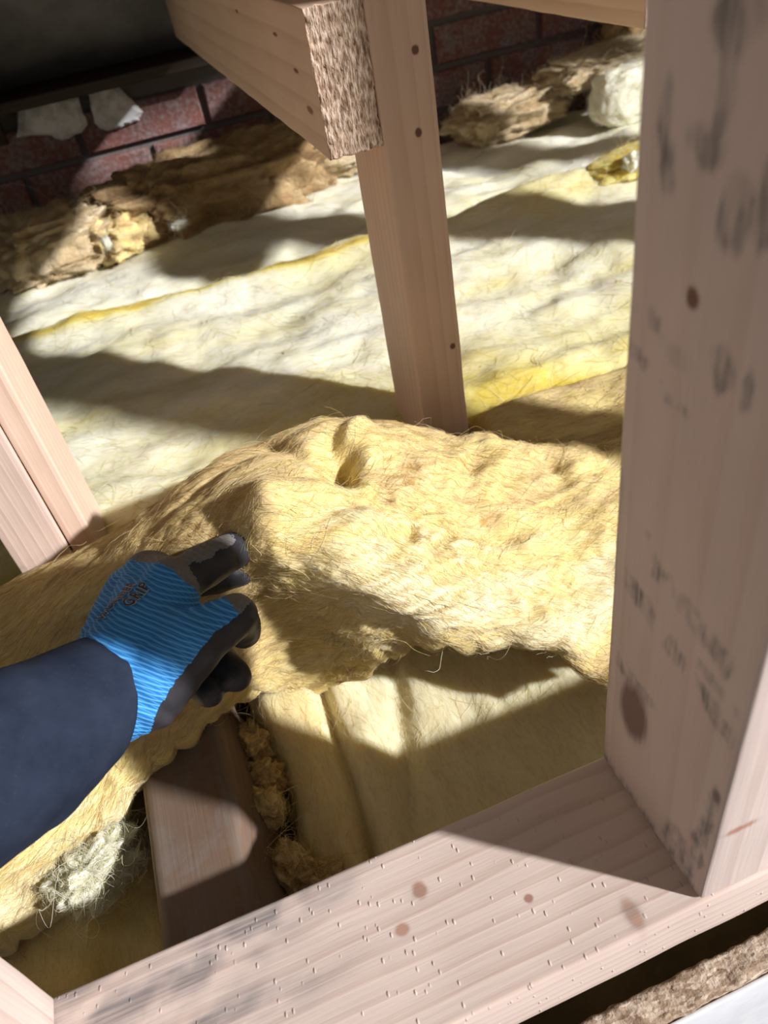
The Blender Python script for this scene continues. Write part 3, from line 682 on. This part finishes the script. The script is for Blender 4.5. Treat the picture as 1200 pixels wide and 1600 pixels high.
def pieces():
    lump('wool_tuft', (-.203, .372, -.088), (.030, .018, .026), m_cool, f_cool, 'white fluff hanging under the torn batt edge, below the sleeve at lower left', .05, .5, 51, .6, 5000, .022, 90, cat='scrap', group='loose scraps', radius=.00014, freq=3.)
    g = 'torn old insulation pieces'
    lump('insulation_piece', (.14, 1.42, .075), (.22, .085, .075), m_brown, f_brown, 'big ragged brown mound of old insulation against the bricks, left of the beam', .70, .24, 3, .12, 9000, .025, 160, group=g, freq=3)
    lump('insulation_piece', (.345, 1.46, .09), (.10, .06, .045), m_brown, f_brown, 'sunlit tan piece of old insulation behind the beam end, beside the brown mound', .2, .25, 5, .2, 4000, .02, 110, group=g, freq=4)
    lump('insulation_piece', (-.15, 1.37, .085), (.105, .075, .05), m_brown, f_brown, 'greyish tan clump of old insulation at the far left edge before the bricks', .25, .25, 7, .3, 5000, .02, 110, group=g, freq=4)
    lump('insulation_piece', (-.04, 1.36, .075), (.05, .05, .035), m_roll, f_roll, 'small tan insulation clump between the left clump and the brown mound', .75, .35, 9, .3, 1200, .02, 80, group=g)
    lump('insulation_piece', (.93, 1.40, .125), (.16, .07, .028), m_brown, f_brown, 'flat tan chunk of old insulation lying highest beside the near stud, at the bricks', .12, .22, 13, .12, 6000, .02, 120, group=g, freq=3)
    lump('insulation_piece', (.70, 1.41, .085), (.12, .06, .035), m_brown, f_brown, 'crumbly tan chunk of old insulation right of the middle stud, at the bricks', .25, .26, 15, .15, 5000, .02, 110, group=g, freq=3)
    lump('insulation_piece', (1.08, 1.49, .14), (.12, .05, .06), m_brown, f_brown, 'brown shaded lump of old insulation in the far right corner under the beam', .7, .25, 17, .1, 1200, .02, 90, group=g)
    lump('insulation_piece', (.90, 1.31, .09), (.09, .035, .05), m_cool, f_cool, 'white puffed end of insulation standing against the near stud, far right', 0., .10, 19, .1, 1500, .03, 80, group=g)
    lump('insulation_piece', (.80, 1.075, .062), (.15, .042, .020), m_cool, f_cool, 'bright yellow insulation flap beside the near stud, on the far blanket', .78, .14, 21, .12, 1500, .03, 80, group=g)
    lump('wool_crumb', (.715, 1.03, .078), (.020, .012, .011), m_cool, f_cool, 'little white crumb of wool lying on the bright yellow flap', 0., .4, 23, .3, 300, .012, 48, cat='scrap', group='loose scraps')
    lump('wool_crumb', (.055, 1.29, .085), (.014, .006, .006), m_cool, f_cool, 'tiny white curl of fluff on the whitish blanket before the brown mound', 0., .4, 24, .3, 200, .010, 40, cat='scrap', group='loose scraps')
    lump('wool_crumb', (-.062, 1.30, .085), (.006, .006, .008), m_cool, f_cool, 'tiny white speck of fluff near the small tan clump, far left', 0., .4, 25, .3, 150, .010, 40, cat='scrap', group='loose scraps')
    for i, (x, y, z, r, t, lab) in enumerate(((-.066, .372, -.103, .013, .75, 'round tan knob of wool beside the dark joist, half way along it'), (-.064, .44, -.105, .014, .85, 'brown ragged wool tuft beside the dark joist, nearest the hand'),
                                               (-.060, .318, -.112, .016, .9, 'brown wool tuft beside the dark joist, nearest the sole plate'), (-.040, .298, -.112, .014, .92, 'dark wool tuft in the corner of joist gap and sole plate'), (-.062, .405, -.112, .014, .95, 'dark wool tuft between the knob and the ragged tuft beside the joist'))):
        lump('wool_tuft', (x, y, z), (r, r * 1.2, r), m_roll, f_roll, lab, t, .4, 30 + i, .3 * i, 900, .012, 56, cat='scrap', group='wool tufts along the joist', radius=.00012)
pieces()

# ================================================================== person: sleeved forearm and gloved left hand
def v3(*a): return np.array(a, float)
J = dict(fore=v3(-.1929, .3060, .1371), wrist=v3(-.1241, .3595, .1034), palm=v3(-.0877, .3889, .1083), imcp=v3(-.0636, .4128, .1268), ipip=v3(-.0294, .4284, .1226), itip=v3(.0060, .4640, .1010),
         mmcp=v3(-.0799, .4443, .1124), mpip=v3(-.0375, .4454, .0936), mtip=v3(-.0201, .4451, .0901), rmcp=v3(-.0984, .4557, .0975), rpip=v3(-.0683, .4390, .0548), rtip=v3(-.0460, .3802, .0545),
         pmcp=v3(-.1138, .4533, .0830), ppip=v3(-.0895, .4212, .0443), ptip=v3(-.0655, .3723, .0558), tbase=v3(-.0984, .3576, .1001), tmcp=v3(-.0571, .3618, .1205), tip=v3(-.0287, .3715, .1190), ttip=v3(-.0287, .3838, .0912))
def capsule(bm, a, b, ra, rb, seg=24):
    a, b = Vector(a), Vector(b); ax = (b - a); L = ax.length; ax.normalize()
    q = ax.to_track_quat('Z', 'Y').to_matrix()
    prof = [(-ra * math.cos(t), ra * math.sin(t)) for t in np.linspace(0, math.pi / 2, 7)][0:] + [(L + rb * math.sin(t), rb * math.cos(t)) for t in np.linspace(0, math.pi / 2, 7)]
    rows = []
    for (h, r) in prof:
        if r < 1e-5: rows.append([bm.verts.new(a + q @ Vector((0, 0, h)))])
        else: rows.append([bm.verts.new(a + q @ Vector((r * math.cos(s), r * math.sin(s), h))) for s in np.linspace(0, 2 * math.pi, seg, endpoint=False)])
    for r0, r1 in zip(rows[:-1], rows[1:]):
        for s in range(seg):
            s2 = (s + 1) % seg
            f = [r0[s % len(r0)], r0[s2 % len(r0)], r1[s2 % len(r1)], r1[s % len(r1)]]
            u = []
            for vtx in f:
                if vtx not in u: u.append(vtx)
            if len(u) > 2: bm.faces.new(u)
BONES = [('wrist', 'palm', .034, .036, 'b'), ('wrist', 'imcp', .033, .018, 'b'), ('palm', 'imcp', .036, .020, 'b'), ('palm', 'mmcp', .035, .021, 'b'), ('wrist', 'rmcp', .030, .020, 'b'), ('wrist', 'pmcp', .028, .017, 'b'), ('imcp', 'mmcp', .018, .02, 'b'), ('mmcp', 'rmcp', .02, .019, 'b'),
         ('wrist', 'tbase', .030, .028, 't'), ('tbase', 'tmcp', .029, .021, 't'), ('palm', 'tmcp', .030, .020, 't'), ('tmcp', 'tip', .020, .0150, 't'), ('tip', 'ttip', .0150, .0125, 't'),
         ('imcp', 'ipip', .0165, .0148, 'i'), ('ipip', 'itip', .0148, .0125, 'i'), ('mmcp', 'mpip', .0165, .0140, 'm'), ('mpip', 'mtip', .0140, .0120, 'm'),
         ('rmcp', 'rpip', .016, .0135, 'r'), ('rpip', 'rtip', .0135, .0120, 'r'), ('pmcp', 'ppip', .0145, .0120, 'p'), ('ppip', 'ptip', .0120, .0105, 'p')]
def build_person():
    root = empty('person', (-.1241, .3595, .1034))
    tag(root, 'person reaching in from the lower left, navy sleeve and blue work glove gripping the insulation', 'person')
    bm = bmesh.new()
    back = J['wrist'] + (J['fore'] - J['wrist']) * .45
    capsule(bm, back, J['wrist'], .033, .033)
    for a, b, ra, rb, _ in BONES: capsule(bm, J[a], J[b], ra, rb)
    me = bpy.data.meshes.new('tmp'); bm.to_mesh(me); bm.free()
    t = bpy.data.objects.new('tmp', me); C.objects.link(t)
    rm = t.modifiers.new('r', 'REMESH'); rm.mode = 'VOXEL'; rm.voxel_size = .0017
    sm = t.modifiers.new('s', 'SMOOTH'); sm.factor = .5; sm.iterations = 9
    dg = bpy.context.evaluated_depsgraph_get(); ev = t.evaluated_get(dg)
    m2 = bpy.data.meshes.new_from_object(ev)
    V = np.zeros(len(m2.vertices) * 3); m2.vertices.foreach_get('co', V); V = V.reshape(-1, 3)
    F = [list(p.vertices) for p in m2.polygons]
    Nn = np.zeros(len(V) * 3); m2.vertices.foreach_get('normal', Nn); Nn = Nn.reshape(-1, 3)
    bpy.data.objects.remove(t)
    # zones of the glove: 0 blue knit, 1 grey knit, 2 dark latex
    best = np.full(len(V), 9.); code = np.zeros(len(V), int); par = np.zeros(len(V)); axd = np.zeros((len(V), 3))
    for bi, (a, b, ra, rb, g) in enumerate(BONES):
        A, B = J[a], J[b]; ab = B - A; tt = np.clip(((V - A) @ ab) / (ab @ ab), 0, 1)
        cpt = A + tt[:, None] * ab; dist = np.linalg.norm(V - cpt, axis=1) - (ra + (rb - ra) * tt)
        u = dist < best; best[u] = dist[u]; code[u] = bi; par[u] = tt[u]; axd[u] = (V - cpt)[u] / np.maximum(np.linalg.norm((V - cpt)[u], axis=1), 1e-6)[:, None]
    jit = .10 * fbm(V[:, 0] * 90, V[:, 1] * 90, V[:, 2] * 90, 3)
    e_r, e_d, e_f = (np.array([AX[r][c] for r in range(3)]) for c in range(3))
    palm_side = (e_r * .50 + e_d * .62 + e_f * .60); palm_side /= np.linalg.norm(palm_side)
    ps = Nn @ palm_side + jit
    # distance below the line wrist-edge to thumb tip (the coating wraps up from the palm)
    L0, L1 = v3(-.1242, .3282, .0826), v3(-.030, .3640, .1110)
    dirl = (L1 - L0) / np.linalg.norm(L1 - L0); perp = np.cross(dirl, e_f); perp /= np.linalg.norm(perp); perp *= np.sign(perp @ e_d)
    below = (V - L0) @ perp + .010 * jit; along = (V - L0) @ dirl / np.linalg.norm(L1 - L0)
    gname = np.array([BONES[c][4] for c in code]); z = np.zeros(len(V))
    lim = np.interp(along, [-.2, .1, .5, .9, 1.1], [.016, .008, -.006, -.010, -.008])
    hand = (gname == 'b') | (gname == 't')
    z[hand & (below > lim)] = 2
    names = [(BONES[c][0], BONES[c][1]) for c in range(len(BONES))]
    tipb = names.index(('tip', 'ttip')); tm = names.index(('tmcp', 'tip'))
    s = (code == tipb); z[s & (z < 2)] = 1; z[s & ((ps > .15) | (par > .85))] = 2
    s = (code == tm) & (par > .96) & (z < 2); z[s] = 1
    for g in 'imrp':
        s = gname == g; z[s] = 1
        if g in 'rp': z[s] = 2
        side = Nn @ (e_r * .55 + e_d * .80 + e_f * .1) + jit * 2
        z[s & (side > -.28)] = 2
    ii = names.index(('ipip', 'itip')); z[(code == ii) & (par > .25 + jit)] = 2
    im = names.index(('mpip', 'mtip')); z[(code == im)] = 2
    # knuckle line: grey knit starts before the index and middle knuckles
    dk = (V - J['imcp']) @ ((J['ipip'] - J['wrist']) / np.linalg.norm(J['ipip'] - J['wrist']))
    s = (gname == 'b') & (dk > .004 + .012 * jit) & (z < 2); z[s] = 1
    # hide nothing, but fold wrinkles into the skin at the thumb web
    hx = (V - J['wrist']) @ ((J['palm'] - J['wrist']) / np.linalg.norm(J['palm'] - J['wrist']))
    wr = .0007 * np.sin(hx * 420 + 4 * fbm(V[:, 0] * 30, V[:, 1] * 30, V[:, 2] * 30, 2)) * smooth(.055, -.01, hx)
    wr = wr + .0008 * fbm(V[:, 0] * 60, V[:, 1] * 60, V[:, 2] * 60, 2)
    V = V + Nn * wr[:, None]
    k = NT('knit_glove_with_latex')
    fz = k.ramp(k.attr('latex'), [(.42, (0, 0, 0)), (.58, (1, 1, 1))])
    # fine knit rows around the hand axis
    ad = J['imcp'] - J['wrist']; ad = ad / np.linalg.norm(ad)
    tc = k.n('ShaderNodeTexCoord')
    def along_axis(d, sc):
        nd = k.n('ShaderNodeVectorMath', operation='DOT_PRODUCT'); k.set(nd, 0, tc.outputs['Object']); nd.inputs[1].default_value = tuple(d)
        return k.math('MULTIPLY', nd.outputs['Value'], sc)
    d2 = np.cross(ad, e_f); d2 /= np.linalg.norm(d2)
    nd = k.noise(k.coord('Object'), 25, 2, .5)
    def ridges(d, freq, dist):
        return k.math('ADD', k.math('MULTIPLY', k.math('SINE', k.math('ADD', along_axis(d, freq), k.math('MULTIPLY', nd, dist))), .5), .5)
    d3 = e_d * .95 - e_r * .32
    rows = ridges(d3, 2000, 13); cols = ridges(ad, 3000, 9)
    knit = k.math('MAXIMUM', k.math('POWER', rows, 3.), k.math('MULTIPLY', k.math('POWER', cols, 4.), .55))
    blue = k.mix(knit, (.018, .17, .52, 1), (.11, .46, .92, 1))
    grey = k.mix(k.noise(k.coord('Object'), 500, 3, .7), (.11, .105, .10, 1), (.27, .26, .245, 1))
    lat = k.mix(k.noise(k.coord('Object'), 90, 4, .6), (.020, .020, .025, 1), (.048, .047, .056, 1))
    c1 = k.mix(k.ramp(k.attr('grey'), [(.42, (0, 0, 0)), (.58, (1, 1, 1))]), blue, grey)
    c2 = k.mix(fz, c1, lat)
    hgt = k.mix(fz, knit, k.noise(k.coord('Object'), 160, 4, .6))
    gm = k.principled(c2, k.math('SUBTRACT', .75, k.math('MULTIPLY', fz, .28)), k.bump(hgt, .45, .0009), .35)
    gl = mesh_obj('work_glove', V, F, gm, root, tuple(root.location), attrs={'grey': (z == 1).astype(float), 'latex': (z == 2).astype(float)})
    gl['label'] = 'blue knitted glove with dark rubber palm and fingertips'
    # printed word mark on the back of the hand, letters laid onto the knit
    k = NT('glove_print_dark'); m_ink = k.principled((.035, .022, .035), .6, None, .3)
    k = NT('glove_print_outline'); m_out = k.principled((.52, .60, .70), .6, None, .3)
    from mathutils.bvhtree import BVHTree
    bv = BVHTree.FromPolygons([tuple(p) for p in V], F)
    camp = np.array(CAM_LOC)
    def word(txt, p_start, p_end, up, h, matl, lift, bold):
        cu = bpy.data.curves.new('txt', 'FONT'); cu.body = txt; cu.offset = bold; cu.shear = .15; cu.resolution_u = 2; cu.extrude = 0; cu.space_character = 1.12
        to = bpy.data.objects.new('txt', cu); C.objects.link(to)
        d = bpy.context.evaluated_depsgraph_get(); d.update()
        mt = bpy.data.meshes.new_from_object(to.evaluated_get(d)); bpy.data.objects.remove(to)
        b = bmesh.new(); b.from_mesh(mt); bmesh.ops.subdivide_edges(b, edges=b.edges[:], cuts=1); bmesh.ops.triangulate(b, faces=b.faces[:])
        xs = [vv.co.x for vv in b.verts]; w0, w1 = min(xs), max(xs)
        ps_, pe = np.array(p_start), np.array(p_end); ex = pe - ps_; upv = np.array(up)
        keep = []
        for vv in b.verts:
            q = ps_ + ex * ((vv.co.x - w0) / (w1 - w0)) + upv * (vv.co.y / .7 * h)
            dirn = q - dn_org(q)
            loc, nor, idx, dist = bv.ray_cast(Vector(q - inward * .05), Vector(inward))
            if loc is None:
                loc, nor, idx, dist = bv.find_nearest(Vector(q))
            keep.append(np.array(loc) + np.array(nor) * lift)
        vs = np.array(keep); fs = [[vv.index for vv in f.verts] for f in b.faces]; b.free()
        return vs, fs
    def dn_org(q): return camp
    # local frame of the hand's back near the logo
    cam_pt = lambda px, py, dp: camp + dp * ((px - 600) / 1200 * e_r + (py - 800) / 1200 * e_d + e_f)
    def on_glove(px, py):
        d = cam_pt(px, py, 1.) - camp; d /= np.linalg.norm(d)
        loc, nor, _, _ = bv.ray_cast(Vector(camp), Vector(d)); return np.array(loc), np.array(nor)
    a, na = on_glove(206, 948); bq, nb = on_glove(236, 917)
    inward = -(na + nb); inward /= np.linalg.norm(inward)
    ex = bq - a; upd = np.cross(-inward, ex / np.linalg.norm(ex)); upd /= np.linalg.norm(upd)
    for txt, off, hh, f0, f1 in (('GRIP', 0., .0095, -.05, 1.05), ('WONDER', .0135, .0085, -.75, 1.0)):
        s_, e_ = a + ex * f0 + upd * off, a + ex * f1 + upd * off
        for matl, lift, bold, nm in ((m_out, .0006, .055, 'printed_outline'), (m_ink, .0010, .012, 'printed_letters')):
            vs, fs = word(txt, s_, e_, upd, hh, matl, lift, bold)
            po = mesh_obj(nm, vs, fs, matl, None, tuple(gl.matrix_basis.translation + root.location), True)
            po.parent = gl; po.location = (0, 0, 0)
    # sleeve
    A = J['wrist'] + (J['palm'] - J['wrist']) * -.02; Bq = J['fore']; far = Bq + (Bq - J['wrist']) / np.linalg.norm(Bq - J['wrist']) * .30 + v3(0, -.03, .02)
    path = [A, A * .5 + Bq * .5, Bq, Bq * .5 + far * .5, far]; rad = [.0385, .048, .051, .056, .062]
    ns, nr = 150, 120
    ts = np.linspace(0, 4, ns); cen = gsmooth(np.stack([np.interp(ts, range(5), [p[c] for p in path]) for c in range(3)], -1), 8); rr = gsmooth(np.interp(ts, range(5), rad)[:, None], 8)[:, 0]
    tan = np.gradient(cen, axis=0); tan /= np.linalg.norm(tan, axis=1)[:, None]
    upv = v3(0, 0, 1); sd1 = np.cross(tan, upv); sd1 /= np.linalg.norm(sd1, axis=1)[:, None]; sd2 = np.cross(sd1, tan)
    an = np.linspace(0, 2 * math.pi, nr, endpoint=False)
    def ring_pts(scale, dfold):
        X_ = cen[:, None] + (sd1[:, None] * np.cos(an)[None, :, None] + sd2[:, None] * np.sin(an)[None, :, None]) * (rr * scale)[:, None, None]
        n = .004 * fbm(X_[..., 0] * 18, X_[..., 1] * 18, X_[..., 2] * 18, 3) * dfold
        return X_ + (sd1[:, None] * np.cos(an)[None, :, None] + sd2[:, None] * np.sin(an)[None, :, None]) * n[..., None]
    shear = np.exp(-(ts / .7)**2) * -.42
    outer = ring_pts(1., smooth(-.1, 1.2, ts)[:, None])
    outer = outer + tan[:, None, :] * (-1) * (shear[:, None] * ((outer - cen[:, None]) @ e_d))[..., None]
    inner = (cen[:22, None] + (outer[:22] - cen[:22, None]) * .93)[::-1]
    lip = (cen[0] + (outer[:1] - cen[0]) * .975) - tan[0] * .0022
    P = np.concatenate([inner, lip, outer])
    k = NT('navy_sweat_fabric'); n1 = k.noise(k.coord('Object'), 30, 5, .6); n2 = k.noise(k.coord('Object'), 420, 3, .7)
    fabric = k.mix(k.ramp(n1, [(.3, (0, 0, 0)), (.75, (1, 1, 1))]), (.012, .018, .034, 1), (.026, .035, .060, 1))
    fabric = k.mix(k.ramp(n2, [(.62, (0, 0, 0)), (.8, (.35,) * 3)]), fabric, (.07, .08, .11, 1))
    sm_ = k.principled(fabric, .95, k.bump(n2, .3, .0008), .1)
    nu, nv = P.shape[:2]; Fs = []
    for i in range(nu - 1):
        for j in range(nv):
            j2 = (j + 1) % nv; Fs.append([i * nv + j, i * nv + j2, (i + 1) * nv + j2, (i + 1) * nv + j])
    Fs.append([(nu - 1) * nv + j for j in range(nv)])
    sl = mesh_obj('sleeve', P.reshape(-1, 3), Fs, sm_, root, tuple(root.location))
    sl['label'] = 'dark navy sweatshirt sleeve'
build_person()
